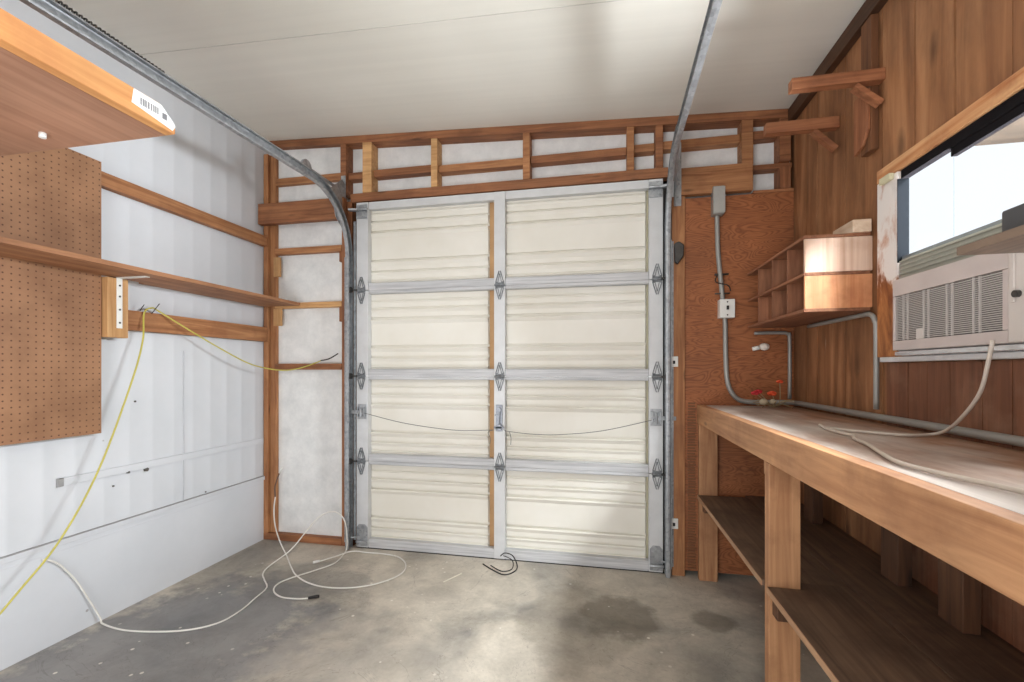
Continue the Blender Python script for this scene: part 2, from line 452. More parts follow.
# right of the door
lum('header_board', .40, .792, 2.112, 2.260, D-.02, D+.022, m='n')
lum('header_board', .40, R, 2.235, 2.262, D+.024, y1, m='r')
lum('header_board', .80, R, 2.10, 2.116, D+.003, y1, m='r')
lum('corner_post', .93, .985, 2.117, 2.234, m='r')
lum('door_jamb', .377, .447, .001, 2.108, D-.012, D+.022, m='n')
obj('door_jamb', MB().box(.36, .376, D-.006, D+.05, .001, 2.108), plain('grey painted jamb', (150, 152, 152), .6), wf)
obj('plywood_panel', MB().box(.449, R, D+.003, D+.022, .03, 2.098), m_ply(), wf)
wf_s = plain('rough board edge', (120, 78, 48), .7)
bs = MB()
for k in range(60):
    z = .04 + k*.0155
    bs.box(.46 + random.uniform(0, .006), .508 - random.uniform(0, .008), D-.004, D+.003, z, z+.009)
obj('splintered_plywood_edge', bs, wf_s, wf)

# right wall: boards with a window opening
WY0, WY1, WZ0, WZ1 = .93, 1.765, 1.205, 1.822
rm = MB()
edges = [BACK, -1.9, -1.5, -1.1, -.7, -.35, 0, .32, .62, .93, 1.134, 1.344, 1.532, 1.70, 1.875, 2.131, 2.383, 2.50, D+.003]
for a, b in zip(edges, edges[1:]):
    dx = random.uniform(0, .004)
    segs = [(.0, 3)]
    if b > WY0+.001 and a < WY1-.001:
        rm.box(R+dx, R+.014, a+.003, b-.003, WZ1-.0, ceil_z(R)+.02)
        bb = b
        if b > WY1: rm.box(R+dx, R+.014, WY1, b-.002, WZ0, WZ1)
        a2 = a
        n = max(1, round((b-a)/.1))
        for i in range(n):
            p, q = a+(b-a)*i/n, a+(b-a)*(i+1)/n
            dd = random.uniform(0, .005)
            rm.box(R+dd, R+.014, p+.002, q-.002, 0, WZ0)
    else:
        rm.box(R+dx, R+.014, a+.003, b-.003, 0, ceil_z(R)+.02)
rm.box(R+.0142, R+.020, BACK, WY0, 0, 2.6); rm.box(R+.0142, R+.020, WY1, D+.12, 0, 2.6)
rm.box(R+.0142, R+.020, WY0, WY1, 0, WZ0); rm.box(R+.0142, R+.020, WY0, WY1, WZ1, 2.6)
wr = obj('wall_right', rm, m_rightwall(), origin=ORG)
tag(wr, 'dark stained vertical board wall on the right around the window', 'wall', kind='structure')
lower = wood('lower wall boards', (104, 62, 42), (146, 96, 68), 'z', stain=(150, 116, 92), stain_amt=.4)
lb = MB()
yy = BACK
while yy < 1.83:
    w_ = random.uniform(.085, .115); lb.box(R-.007-random.uniform(0, .002), R-.0005, yy, min(yy+w_, 1.845)-.003, .0, 1.168); yy += w_
obj('lower_boards', lb, lower, wr)
tr1 = obj('trim_1', MB().box(R-.03, R+.001, BACK, D-.0, 2.462, 2.533), wood('dark cornice board', (62, 40, 26), (98, 64, 40), 'y'), bevel=.002)
tag(tr1, 'dark narrow board along the top of the right wall at the ceiling', 'trim', kind='structure')
tr2 = obj('trim_2', MB().box(R-.026, R-.0, 1.893, 1.96, 1.96, 2.46), wood('dark batten', (96, 60, 36), (140, 92, 58), 'z'), bevel=.002)
tag(tr2, 'vertical wooden batten on the right wall behind the nearer bracket', 'trim', kind='structure')

# back wall (behind the camera) with plain white siding
wb = obj('wall_back', MB().box(L-.1, R+.05, BACK-.1, BACK, 0, 2.7), plain('white back wall', (215, 214, 208), .7, 0, .05), origin=ORG)
tag(wb, 'plain pale wall behind the camera', 'wall', kind='structure')

# window
wn = empty('window_1', (R, (WY0+WY1)/2, WZ0), 'window over the workbench with orange wood top casing and chipped white side casing', 'window', kind='structure')
WOODO = wood('varnished orange casing', (196, 126, 76), (240, 196, 146), 'y', streak=.7, knots=False, stain=(150, 84, 44), stain_amt=.6)
obj('top_casing', MB().box(R-.018, R-.0005, WY0-.09, 1.874, 1.821, 1.866), WOODO, wn, .002)
t = NT('chipped white casing'); v = t.coords((1, 1, .45), False)
n_ = t.noise(v, 14, 5, .65, .5)
sx = t.add('ShaderNodeSeparateXYZ'); t.link(t.tc.outputs['Object'], sx.inputs[0])
m1 = t.add('ShaderNodeMath', operation='MULTIPLY_ADD'); m1.inputs[1].default_value = .5; t.link(n_, m1.inputs[0]); t.link(sx.outputs[2], m1.inputs[2])
f_ = t.ramp(m1.outputs[0], [(.47, BW(0)), (.52, BW(1))])
cc = t.mix(f_, t.ramp(n_, [(.35, lin((120, 66, 34))), (.6, lin((196, 132, 78)))]), t.ramp(n_, [(.36, lin((198, 160, 140))), (.5, lin((232, 226, 222)))]))
obj('side_casing', MB().box(R-.018, R-.0005, 1.757, 1.872, 1.19, 1.8195), t.fin(cc, .55), wn, .003)
ALU = plain('dark bronze window frame', (34, 32, 34), .8, .0, .1)
ALU.node_tree.nodes['Principled BSDF'].inputs['Specular IOR Level'].default_value = 0
GRY = plain('grey aluminium jamb', (24, 26, 29), .8, .0, .06)
GRY.node_tree.nodes['Principled BSDF'].inputs['Specular IOR Level'].default_value = 0
obj('window_frame', MB().box(R-.008, R+.016, WY0+.0005, WY1-.0095, 1.792, 1.8205), ALU, wn, .001)
obj('window_frame', MB().box(R+.000, R+.016, WY0+.0005, 1.545, 1.768, 1.7915), ALU, wn, .001)
obj('window_frame', MB().box(R+.000, R+.016, WY1-.009, WY1-.0005, WZ0+.0005, 1.8205), GRY, wn, .001)
obj('window_frame', MB().box(R+.002, R+.016, WY0+.0005, WY0+.04, WZ0+.0005, 1.767), GRY, wn, .001)
obj('jamb_cover', MB().box(R-.0185, R+.016, 1.7545, 1.7568, 1.508, 1.792), GRY, wn)
obj('sash_rail', MB().box(R-.006, R+.016, WY0+.041, WY1-.0115, 1.507, 1.528), plain('grey sash metal', (110, 114, 118), .6), wn, .001)
obj('window_pane', MB().box(R+.006, R+.009, WY0+.041, 1.544, 1.5285, 1.7675).box(R+.006, R+.009, 1.5445, WY1-.0095, 1.5285, 1.7915), glass(), wn)
obj('casing_block', MB().box(R-.034, R-.0185, 1.772, 1.83, 1.800, 1.822), wood('pale block', (196, 190, 150), (226, 220, 190), 'y', knots=False), wn, .002)
SILL = plain('white sill strip', (224, 226, 228), .35, .2, .08, 25)
obj('window_sill', MB().box(R-.030, R+.021, WY0, 1.835, 1.172, 1.1895), SILL, wn, .003)
# porch soffit outside
so = obj('porch_soffit', MB().box(R+.12, 4.2, -1.0, 2.75, 2.30, 2.36), wood('weathered soffit', (58, 50, 42), (80, 70, 60), 'x', knots=False))
tag(so, 'grey brown porch soffit seen through the top of the window', 'soffit', kind='structure')
gr = obj('outside_ground', MB().box(R+.3, 9, -6, 9, -.14, -.1), plain('pale outdoor gravel', (190, 186, 176), .9))
tag(gr, 'pale ground outside the window', 'ground', kind='structure')

# ================================================================== GARAGE DOOR
JZ = [0.004, .56, 1.105, 1.655, 2.222]
SX = [(-1.555, -1.474), (-.644, -.576), (.256, .332)]
door = empty('door_1', (-.61, D, 0), 'closed cream ribbed overhead garage door with zinc stiles and rails', 'garage door', kind='structure')
def groove_profile(z0, z1):
    c = (z0+z1)/2; s = (z1-z0)/.55
    base = D+.046
    pts = [(base, z0)]
    for dz, k in ((-.212, .5), (-.158, .8), (-.092, 1.0), (.092, 1.0), (.158, .8), (.212, .5)):
        zc = c+dz*s
        pts += [(base, zc-.030*k), (base-.012*k, zc-.008*k), (base-.008*k, zc-.001), (base+.014*k, zc), (base+.014*k, zc+.013*k), (base, zc+.014*k)]
    pts.append((base, z1)); return pts
TANS = plain('tan strip', (190, 150, 104), .6, 0, .12); OLIV = plain('dull cream strip', (186, 180, 152), .6, 0, .1)  # recessed flat strips, tan at the middle stile, dull cream at the right
for k in range(4):
    z0, z1 = JZ[k], JZ[k+1]
    sec = bpy.data.objects.new('door_section', None); COL.objects.link(sec); sec.parent = door
    sec.location = Vector((-.61, D, z0)) - door.location
    pm = MB(); pr = groove_profile(z0+.002, z1-.002)
    for xa, xb in ((-1.55, -.692), (-.60, .240)):
        front = [(pm.bm.verts.new((xa, yy, zz)), pm.bm.verts.new((xb, yy, zz))) for yy, zz in pr]
        for a, b in zip(front, front[1:]): pm.bm.faces.new((a[0], a[1], b[1], b[0]))
        endl = [pm.bm.verts.new((xb, yy, zz)) for yy, zz in pr]; endb = [pm.bm.verts.new((xb+.006, D+.0605, zz)) for yy, zz in pr]
        for i in range(len(pr)-1): pm.bm.faces.new((endl[i], endb[i], endb[i+1], endl[i+1]))
    pm.box(-1.55, .328, D+.0620, D+.0632, z0+.002, z1-.002)
    obj('ribbed_panel', pm, DOOR, sec)
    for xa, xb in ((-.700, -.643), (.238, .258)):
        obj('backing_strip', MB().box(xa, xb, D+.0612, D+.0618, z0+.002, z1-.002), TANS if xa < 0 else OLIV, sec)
    for i, (a, b) in enumerate(SX):
        sm_ = MB().box(a, b, D, D+.0445, z0+.002, z1-.002)
        obj('stile', sm_, STILE, sec, .002)
    hb = .034
    for (ra, rb, nm) in ((z0+.0006, z0+(.058 if k == 0 else .046), 'bottom_rail'), (z1-(.048 if k == 3 else .022), z1-.0006, 'top_rail')):
        rmb = MB()
        for (a, b) in ((SX[0][1]+.001, SX[1][0]-.001), (SX[1][1]+.001, SX[2][0]-.001)):
            rmb.box(a, b, D+.006, D+.0445, ra, rb)
            if nm == 'top_rail' and k < 3: rmb.box(a, b, D+.002, D+.006, ra+.004, ra+.010)
            if nm == 'bottom_rail' and k > 0: rmb.box(a, b, D+.003, D+.006, rb-.008, rb-.003)
        obj(nm, rmb, STILE if (k == 3 and nm == 'top_rail') else RAIL, sec, .0015)
    if k < 3:      # hinges straddle the joint at the top of this section
        for i, (a, b) in enumerate(SX):
            xc = (a+b)/2 + (-.004, .002, .006)[i]
            hm = MB()
            for sgn in (1, -1):
                for sx_ in (-1, 1):
                    hm.bar((xc+sx_*.024, D-.005, z1+sgn*.006), (xc+sx_*.024, D-.005, z1+sgn*.022), .0042, .009, (0, 1, 0))
                    hm.bar((xc+sx_*.024, D-.005, z1+sgn*.020), (xc+sx_*.004, D-.005, z1+sgn*.086), .0042, .009, (0, 1, 0))
                    hm.bar((xc+sx_*.012, D-.003, z1+sgn*.014), (xc+sx_*.002, D-.003, z1+sgn*.060), .0035, .005, (0, 1, 0))
                hm.box(xc-.026, xc+.026, D-.005, D-.0005, min(z1+sgn*.004, z1+sgn*.016), max(z1+sgn*.004, z1+sgn*.016))
                for (bx, bz) in ((0, .064), (-.018, .016), (.018, .016)):
                    hm.tube([(xc+bx, D-.012, z1+sgn*bz), (xc+bx, D-.004, z1+sgn*bz)], .005, 6, False)
            hm.tube([(xc-.03, D-.010, z1), (xc+.03, D-.010, z1)], .0075, 8)
            h = obj('hinge', hm, HNG, sec, .0006)
            if i != 1:
                s_ = -1 if i == 0 else 1
                xe = (-1.586, .352)[i//2]
                obj('roller', MB().tube([(xc+s_*.022, D-.016, z1), (xe-s_*.012, D-.030, z1)], .005, 8).tube([(xe-s_*.012, D-.030, z1), (xe+s_*.004, D-.030, z1)], .019, 14, False), RUST, sec)
# top roller brackets, bottom brackets
for i, s_ in ((0, -1), (2, 1)):
    a, b = SX[i]; xc = (a+b)/2
    tb = MB().box(xc-.04, xc+.036, D-.005, D-.0005, 2.115, 2.205)
    tb.bar((xc+s_*.02, D-.02, 2.165), (xc+s_*.075, D-.035, 2.165), .03, .012)
    tb.tube([(xc-.022, D-.014, 2.185), (xc-.022, D-.004, 2.185)], .007, 6, False).tube([(xc+.02, D-.014, 2.13), (xc+.02, D-.004, 2.13)], .007, 6, False)
    tb.tube([(xc+s_*.0-.04, D-.018, 2.17), (xc+.045, D-.018, 2.17)], .008, 8)
    obj('top_bracket', tb, GALV, sec, .001)
    bb = MB().prism([(a+.004, .015), (b-.002, .015), (b-.002, .135), (b-.02, .155), (a+.02, .155), (a+.004, .135)], (D-.004, D-.0005))
    bb.tube([(xc-.035, D-.014, .045), (xc+.04, D-.014, .045)], .009, 8)
    bb.tube([(xc+s_*.03, D-.016, .075), (xc+s_*.066, D-.03, .075)], .006, 8)
    for bz in (.12, .135, .09): bb.tube([(xc-.01+(bz-.1)*.4, D-.009, bz), (xc-.01+(bz-.1)*.4, D-.003, bz)], .004, 6, False)
    first = [c for c in door.children][0]
    obj('bottom_bracket', bb, GALV, first, .0006)
sec2 = [c for c in door.children][1]
# slide latches and lock body on second section
for i, s_ in ((0, -1), (2, 1)):
    a, b = SX[i]; xc = (a+b)/2; z = .875
    lb = MB().box(xc-.03, xc+.03, D-.004, D-.0005, z-.045, z+.05)
    lb.box(xc-.026, xc-.018, D-.024, D-.004, z-.03, z+.035).box(xc+.018, xc+.026, D-.024, D-.004, z-.03, z+.035)
    lb.box(min(xc-.02*s_, xc+.105*s_), max(xc-.02*s_, xc+.105*s_), D-.020, D-.012, z-.011, z+.011)
    lb.tube([(xc, D-.022, z-.03), (xc, D-.022, z+.03)], .006, 8)
    obj('slide_latch', lb, GALV, sec2, .0008)
lk = MB().box(-.632, -.590, D-.006, D-.0005, .775, .935)
lk.tube([(-.612, D-.022, .905), (-.612, D-.005, .905)], .016, 14, False)
lk.box(-.636, -.59, D-.014, D-.006, .868, .878)
lk.tube([(-.610, D-.026, .80), (-.610, D-.005, .80)], .020, 14, False)
lk.bar((-.640, D-.022, .80), (-.578, D-.022, .80), .008, .012)
lk.bar((-.61, D-.018, .82), (-.604, D-.018, .90), .006, .006)
obj('lock_body', lk, plain('scratched zinc lock', (138, 142, 150), .4, .5, .3, 40), sec2, .0008)
THIN = plain('thin steel cable', (112, 112, 108), .5, .4, .1)
cb = MB().tube(smooth_path([(-1.49, D-.02, .870), (-1.25, D-.02, .818), (-1.045, D-.02, .790), (-.85, D-.02, .776), (-.64, D-.024, .785)]), .0022, 6)
obj('lock_cable', cb, THIN, sec2)
cb = MB().tube(smooth_path([(-.58, D-.024, .79), (-.55, D-.02, .778), (-.40, D-.02, .766), (-.244, D-.02, .768), (0, D-.02, .797), (.28, D-.02, .866)]), .0022, 6)
cb.tube(smooth_path([(-.545, D-.02, .778), (-.535, D-.02, .74), (-.537, D-.02, .70)]), .002, 6)
cb.tube(smooth_path([(-.64, D-.024, .785), (-.675, D-.02, .77), (-.66, D-.02, .73), (-.665, D-.02, .70)]), .0018, 6)
obj('lock_cable', cb, THIN, sec2)
sl = obj('bottom_seal', MB().box(-1.56, .34, D+.004, D+.04, 0, .0035), DARK, door)

obj('light_leak_backer', MB().box(-1.588, -1.545, D+.064, D+.09, .0, 2.24).box(.322, .362, D+.062, D+.09, .0, 2.24).box(-1.60, .362, D+.062, D+.09, 2.2, 2.24), DARK, door)  # dark backer added behind the door edges to stop light leaks

# ================================================================== TRACKS
def track(xv, xh, wside, label, yend=-.6):
    root = empty('door_track', (xv, D-.03, 0), label, 'track', 'galvanized door tracks curving up to the ceiling')
    yv = D-.030; rr = .36; zc = 1.88; path = []
    for z in (0.004, .5, 1.0, 1.5, zc): path.append((xv, yv, z))
    for k in range(1, 13):
        a = k/12*PI/2
        yy = yv-rr+rr*math.cos(a); path.append((xv+(xh-xv)*(yv-yy)/(yv-yend), yy, zc+rr*math.sin(a)))
    for k in range(1, 6):
        yy = yv-rr+(yend-(yv-rr))*k/5; path.append((xv+(xh-xv)*(yv-yy)/(yv-yend), yy, zc+rr))
    w = .025; s_ = wside; th = .002
    # C profile: a = lateral (x), b = radial
    outer = [(s_*.0115, w), (0, w+.001), (-s_*.0115, w), (-s_*.0135, w-.006), (-s_*.0135, -w+.006), (-s_*.0115, -w), (0, -w-.001), (s_*.0115, -w), (s_*.0130, -w+.006)]
    inner = [(s_*.0115, -w+.006), (s_*.0100, -w+.003), (0, -w+.002), (-s_*.0100, -w+.002), (-s_*.0120, -w+.007), (-s_*.0120, w-.007), (-s_*.0100, w-.002), (0, w-.002), (s_*.0100, w-.003), (s_*.0115, w-.006), (s_*.0130, w-.006)]
    tm = MB().sweep(path, outer+inner, (1, 0, 0))
    t_ = obj('track_channel', tm, GALV, root)
    for f in t_.data.polygons: f.use_smooth = False
    # mounting angle from the floor up behind the vertical run
    am = MB().box(min(xv-s_*.016, xv-s_*.020), max(xv-s_*.016, xv-s_*.020), yv-.02, D+.0025, .05, 1.86)
    am.box(min(xv-s_*.020, xv-s_*.034), max(xv-s_*.020, xv-s_*.034), D-.016, D-.013, .05, 1.86) if wside < 0 else None
    if wside > 0: am.box(-1.573, -1.557, D-.004, D-.0015, .05, 2.1)
    obj('mounting_angle', am, GALV, root)
    return root
tl = track(-1.590, -1.70, 1, 'galvanized door track left of the garage door, curving back under the ceiling')
trk = track(.352, .290, -1, 'galvanized door track right of the garage door, curving back under the ceiling')
# flag brackets at the curve tops
fb = MB().prism([(2.53, 2.10), (2.60, 2.05), (2.635, 2.05), (2.635, 2.34), (2.60, 2.36), (2.48, 2.26)], (-1.632, -1.628), 'x')
fb.box(-1.66, -1.628, D-.008, D-.004, 2.08, 2.40)
for z in (2.14, 2.2, 2.27, 2.33): fb.tube([(-1.645, D-.016, z), (-1.645, D-.006, z)], .006, 6, False)
obj('flag_bracket', fb, GALV, tl, .0008)
fb = MB().prism([(2.42, 2.285), (2.60, 2.05), (2.622, 2.05), (2.622, 2.45), (2.56, 2.46), (2.46, 2.44)], (.386, .390), 'x')
fb.box(.390, .425, D-.027, D-.023, 2.05, 2.40)
for z in (2.1, 2.17, 2.25, 2.33): fb.tube([(.405, D-.036, z), (.405, D-.025, z)], .006, 6, False)
obj('flag_bracket', fb, GALV, trk, .0008)
# horizontal angle iron above left track, with hanger
ai = MB().hexa([(-1.732,-.6,2.266),(-1.728,-.6,2.266),(-1.637,2.2,2.266),(-1.641,2.2,2.266),(-1.732,-.6,2.284),(-1.728,-.6,2.284),(-1.637,2.2,2.284),(-1.641,2.2,2.284)])
obj('stiffener_angle', ai, GALV, tl)
# extension spring over the left track
sp = []
n = 118
for k in range(n*8+1):
    a = 2*PI*k/8; yy = -.2+1.7*k/(n*8)
    sp.append((-1.73+.016*math.cos(a), yy, 2.325+.016*math.sin(a)))
spm = MB().tube(sp, .0034, 5)
esp = empty('extension_spring', (-1.73, .7, 2.309), 'dark coiled extension spring running above the left door track', 'spring')
obj('coil', spm, RUST, esp)
obj('spring_cable', MB().tube([(-1.73, 1.5, 2.325), (-1.728, 1.56, 2.325), (-1.69, 2.30, 2.33)], .003, 6), THIN, esp)
pl = MB().tube([(-1.697, 2.33, 2.325), (-1.683, 2.33, 2.325)], .042, 24, False).bar((-1.69, 2.33, 2.325), (-1.69, D-.005, 2.325), .006, .02)
obj('pulley', pl, GALV, esp)
# pulleys / dark lump on the right jamb
pk = MB().prism([(.388, 1.74), (.405, 1.725), (.435, 1.77), (.437, 1.83), (.41, 1.85), (.386, 1.84)], (D-.05, D-.018)); 
pk = obj('cable_pulley', pk, RUST, None, .006)
tag(pk, 'dark rusty cable pulley on the wooden jamb right of the door', 'pulley')

# small white plates on right jamb
for z, lab in ((1.19, 'small white slotted plate on the right door jamb, at bench height, upper of two'), (.29, 'small white slotted plate low on the right door jamb, near the floor')):
    e = empty('strike_plate', (.388, D-.013, z-.028), lab, 'plate', 'white slotted plates on the right door jamb')
    obj('plate', MB().box(.366, .41, D-.018, D-.0125, z-.028, z+.030), WHITE, e, .002)
    obj('slot', MB().box(.382, .394, D-.0195, D-.0182, z-.012, z+.006), DARK, e)

# ================================================================== ELECTRICAL
CG = plain('grey painted conduit', (158, 158, 154), .45, .3, .06)
cd = empty('conduit_run', (.60, D, .95), 'grey electrical conduit dropping from a box on the plywood and running along the bench back', 'conduit')
yw = D-.014
pp = smooth_path([(.612, yw, 2.0), (.616, yw, 1.8), (.634, yw, 1.60), (.640, yw, 1.53), (.652, yw, 1.42), (.655, yw, 1.25), (.662, yw, 1.10), (.682, yw, 1.03), (.72, yw, .985), (.78, yw, .972), (.86, yw, .972), (.93, D-.03, .974), (R-.022, D-.10, .974), (R-.020, D-.3, .974), (R-.020, 1.8, .974), (R-.020, 1.0, .974), (R-.02, -.5, .974)], 6)
obj('conduit_pipe', MB().tube(pp, .0125, 12), CG, cd)
obj('junction_box', MB().box(.584, .640, D-.052, D+.002, 1.985, 2.135), CG, cd, .002)
obj('box_cover', MB().box(.588, .644, D-.056, D-.0525, 1.990, 2.131), plain('conduit box cover', (172, 172, 168), .5, .2), cd, .001)
obj('pipe_strap', MB().tube([(.60, yw, 1.665), (.67, yw, 1.665)], .006, 8), RUST, cd)
obj('pipe_strap', MB().tube([(.60, yw-.004, 1.56), (.675, yw-.004, 1.56)], .0045, 8), RUST, cd)
obj('hanging_wire', MB().tube(smooth_path([(.61, D-.03, 1.66), (.60, D-.04, 1.62), (.66, D-.04, 1.60), (.675, D-.035, 1.57)]), .003, 6), DARK, cd)
sw = obj('switch_box', MB().box(.618, .694, D-.050, D+.002, 1.425, 1.525), WHITE, cd, .003)
obj('switch_toggle', MB().box(.651, .661, D-.062, D-.0505, 1.468, 1.488), DARK, sw)
for z in (1.44, 1.51): obj('cover_screw', MB().tube([(.656, D-.052, z), (.656, D-.0502, z)], .004, 8), RUST, sw)
c1 = obj('wall_conduit', MB().tube(smooth_path([(.985, 2.44, 1.357), (.985, 2.0, 1.357), (.984, 1.92, 1.352), (.984, 1.892, 1.325), (.984, 1.884, 1.28), (.984, 1.884, 1.0)], 6), .009, 10), CG)
tag(c1, 'thin grey conduit bending down beside the window under the cubby shelf', 'conduit')
c2 = obj('wall_conduit', MB().tube(smooth_path([(.80, D-.012, 1.342), (.93, D-.012, 1.342), (.962, D-.012, 1.335), (.972, D-.012, 1.30), (.972, D-.012, .99)], 6), .009, 10), CG)
tag(c2, 'thin grey conduit bending down in the far right corner above the bench', 'conduit')
lbm = empty('light_bulb', (.82, D-.03, 1.25), 'frosted light bulb lying sideways on the plywood wall above the bench', 'light bulb')
obj('bulb_glass', MB().sphere((.846, D-.022, 1.268), .020, (1.3, 1, 1)), plain('frosted glass', (225, 215, 205), .3, 0, .03), lbm)
obj('bulb_base', MB().tube([(.822, D-.02, 1.264), (.79, D-.012, 1.257)], [.012, .011], 12), WHITE, lbm)

# ================================================================== WORKBENCH
BX = .51
wk = empty('workbench', (.75, 1.0, 0), 'long built-in wooden workbench with lower shelf along the right wall', 'workbench')
obj('bench_top', MB().box(BX+.046, R-.003, -.8, D-.003, .931, .950), m_benchtop(), wk, .001, ORG)
obj('front_rail', MB().box(BX, BX+.038, -.8, D-.003, .852, .953), bench_wood('y'), wk, .0025)
def leg(xa, xb, ya, yb, zt=.85): return obj('leg', MB().box(xa, xb, ya, yb, 0, zt), bench_wood('z'), wk, .0025)
leg(BX+.004, BX+.098, D-.046, D-.006, .851)
leg(BX+.002, BX+.092, 1.545, 1.585, .851)
obj('cleat', MB().box(BX+.03, BX+.068, 1.589, 1.68, .79, .851), bench_wood('z'), wk, .002)
leg(BX+.002, BX+.092, .25, .29, .851)
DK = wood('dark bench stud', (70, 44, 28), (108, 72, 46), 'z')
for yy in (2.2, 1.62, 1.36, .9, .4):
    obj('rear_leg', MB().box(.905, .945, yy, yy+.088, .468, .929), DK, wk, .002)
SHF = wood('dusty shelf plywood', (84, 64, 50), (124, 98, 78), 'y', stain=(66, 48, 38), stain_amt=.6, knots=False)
SHM = MB()
SHM.box(BX+.006, .748, D-.048, D-.003, .447, .466) if False else None
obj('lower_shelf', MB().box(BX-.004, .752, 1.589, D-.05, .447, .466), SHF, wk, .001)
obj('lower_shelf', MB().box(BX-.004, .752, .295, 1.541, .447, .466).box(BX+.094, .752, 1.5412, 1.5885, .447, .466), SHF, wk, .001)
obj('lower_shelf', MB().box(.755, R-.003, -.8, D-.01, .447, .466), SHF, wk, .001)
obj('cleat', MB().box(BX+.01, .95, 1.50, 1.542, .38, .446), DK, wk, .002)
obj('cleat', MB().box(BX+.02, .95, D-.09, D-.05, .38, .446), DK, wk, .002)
edgem = wood('pale plywood edge', (150, 112, 82), (190, 152, 118), 'y', knots=False)
obj('shelf_edge', MB().box(BX-.007, BX-.0045, 1.589, D-.05, .447, .466), edgem, wk)
obj('shelf_edge', MB().box(BX-.007, BX-.0045, .295, 1.541, .447, .466), edgem, wk)

# ================================================================== CUBBY SHELF
XF, CY = .763, 1.931
def cubw(ax): return wood('cubby pine', (118, 74, 50), (166, 112, 80), ax, knots=False, stain=(120, 70, 44), stain_amt=.4)
cu = empty('cubby_shelf', (.88, 2.28, 1.369), 'two-tier wooden cubby shelf mounted on the right wall beside the window', 'cubby shelf')
for z, dx in ((1.369, 0), (1.509, 0), (1.652, .0)):
    obj('shelf_board', MB().box(XF, R-.008, CY-(.002 if z > 1.6 else .0), D-.02, z, z+.012), cubw('y'), cu, .001)
SIDE_T = wood('pale side panel', (206, 166, 140), (240, 214, 194), 'z', streak=.6, knots=False, stain=(188, 140, 110), stain_amt=.4)
SIDE_B = wood('orange side panel', (196, 122, 78), (236, 178, 130), 'z', streak=.6, knots=False, stain=(160, 92, 58), stain_amt=.5)
obj('side_panel', MB().box(XF+.004, R-.0005, CY+.002, CY+.013, 1.5215, 1.6515), SIDE_T, cu, .001)
obj('side_panel', MB().box(XF+.004, R-.0005, CY+.002, CY+.013, 1.3815, 1.5085), SIDE_B, cu, .001)
for yy in (2.098, 2.273, 2.460):
    obj('divider', MB().box(XF+.004, R-.014, yy, yy+.010, 1.5215, 1.6515), cubw('z'), cu, .0008)
    obj('divider', MB().box(XF+.004, R-.014, yy, yy+.010, 1.3815, 1.5085), cubw('z'), cu, .0008)
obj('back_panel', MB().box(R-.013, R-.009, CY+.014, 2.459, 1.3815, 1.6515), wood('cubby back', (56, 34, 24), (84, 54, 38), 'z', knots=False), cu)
obj('cell_front', MB().box(XF+.05, XF+.056, 2.284, 2.459, 1.3815, 1.5085), cubw('z'), cu)
bl = obj('wood_block', MB().box(.925, R-.01, CY-.012, CY+.14, 1.6645, 1.712), wood('raw pine block', (222, 190, 160), (246, 224, 200), 'y', knots=False), bevel=.002)
tag(bl, 'pale raw pine block lying on top of the cubby shelf by the window', 'wood block')

# ================================================================== WALL BRACKETS upper right
BRW = lambda ax: wood('rough bracket lumber', (124, 72, 44), (182, 122, 84), ax, stain=(86, 48, 28), stain_amt=.4)
b1 = empty('shelf_bracket', (R, 1.87, 2.10), 'wooden shelf bracket arm with diagonal brace high on the right wall, nearer one', 'bracket', 'wooden bracket arms high on the right wall')
obj('arm', MB().box(.692, R-.0005, 1.852, 1.89, 2.192, 2.234), BRW('x'), b1, .002)
obj('brace', MB().bar((.905, 1.871, 2.184), (R-.008, 1.871, 2.112), .034, .018), BRW('x'), b1, .001)
obj('backing_plate', MB().prism([(1.895, 2.19), (1.895, 2.04), (1.93, 1.99), (1.985, 1.975), (1.985, 2.19)], (R-.038, R-.0265), 'x'), BRW('z'), b1, .002)
b2 = empty('shelf_bracket', (R, 2.20, 2.10), 'plain wooden bracket arm high on the right wall, farther one toward the corner', 'bracket', 'wooden bracket arms high on the right wall')
obj('arm', MB().box(.708, R-.001, 2.170, 2.208, 2.188, 2.236), BRW('x'), b2, .002)
obj('brace', MB().bar((.90, 2.19, 2.186), (R-.01, 2.19, 2.10), .034, .02), BRW('x'), b2, .001)

# ================================================================== AIR CONDITIONER
ACB = plain('beige air conditioner plastic', (206, 198, 192), .45, 0, .04)
ACF = plain('mauve tinted AC housing', (196, 184, 180), .45, 0, .05)
ac = empty('air_conditioner', (.98, 1.38, 1.206), 'beige window air conditioner with louvred grille set in the window', 'air conditioner')
ay0, ay1, ax = 1.02, 1.690, .93
obj('housing', MB().box(ax+.012, R+.014, ay0, ay1, 1.2065, 1.437), ACB, ac, .004)
obj('front_bezel', MB().box(ax, ax+.011, 1.262, ay1, 1.383, 1.436).box(ax, ax+.011, 1.262, ay1, 1.208, 1.238).box(ax, ax+.011, ay1-.012, ay1, 1.239, 1.382).box(ax, ax+.011, 1.262, 1.278, 1.239, 1.382), ACF, ac, .001)
gm = MB()
nz = 26
for k in range(nz):
    z = 1.2415+k*(.140/nz)
    gm.box(ax+.001, ax+.006, 1.279, ay1-.013, z, z+.0026)
for f_y in (.17, .22, .40, .45, .63, .68, .86, .91):
    yy = 1.279+(ay1-.013-1.279)*f_y
    gm.box(ax+.0006, ax+.006, yy-.0012, yy+.0012, 1.239, 1.382)
obj('grille', gm, plain('grille plastic', (190, 184, 180), .5, 0, .03), ac)
obj('grille_backing', MB().box(ax+.008, ax+.0115, 1.279, ay1-.013, 1.239, 1.382), plain('dark grille backing', (92, 86, 84), .8), ac)  # dark sheet behind the louvres
obj('badge', MB().box(ax-.002, ax+.001, 1.545, 1.575, 1.238, 1.268), ACB, ac, .001)
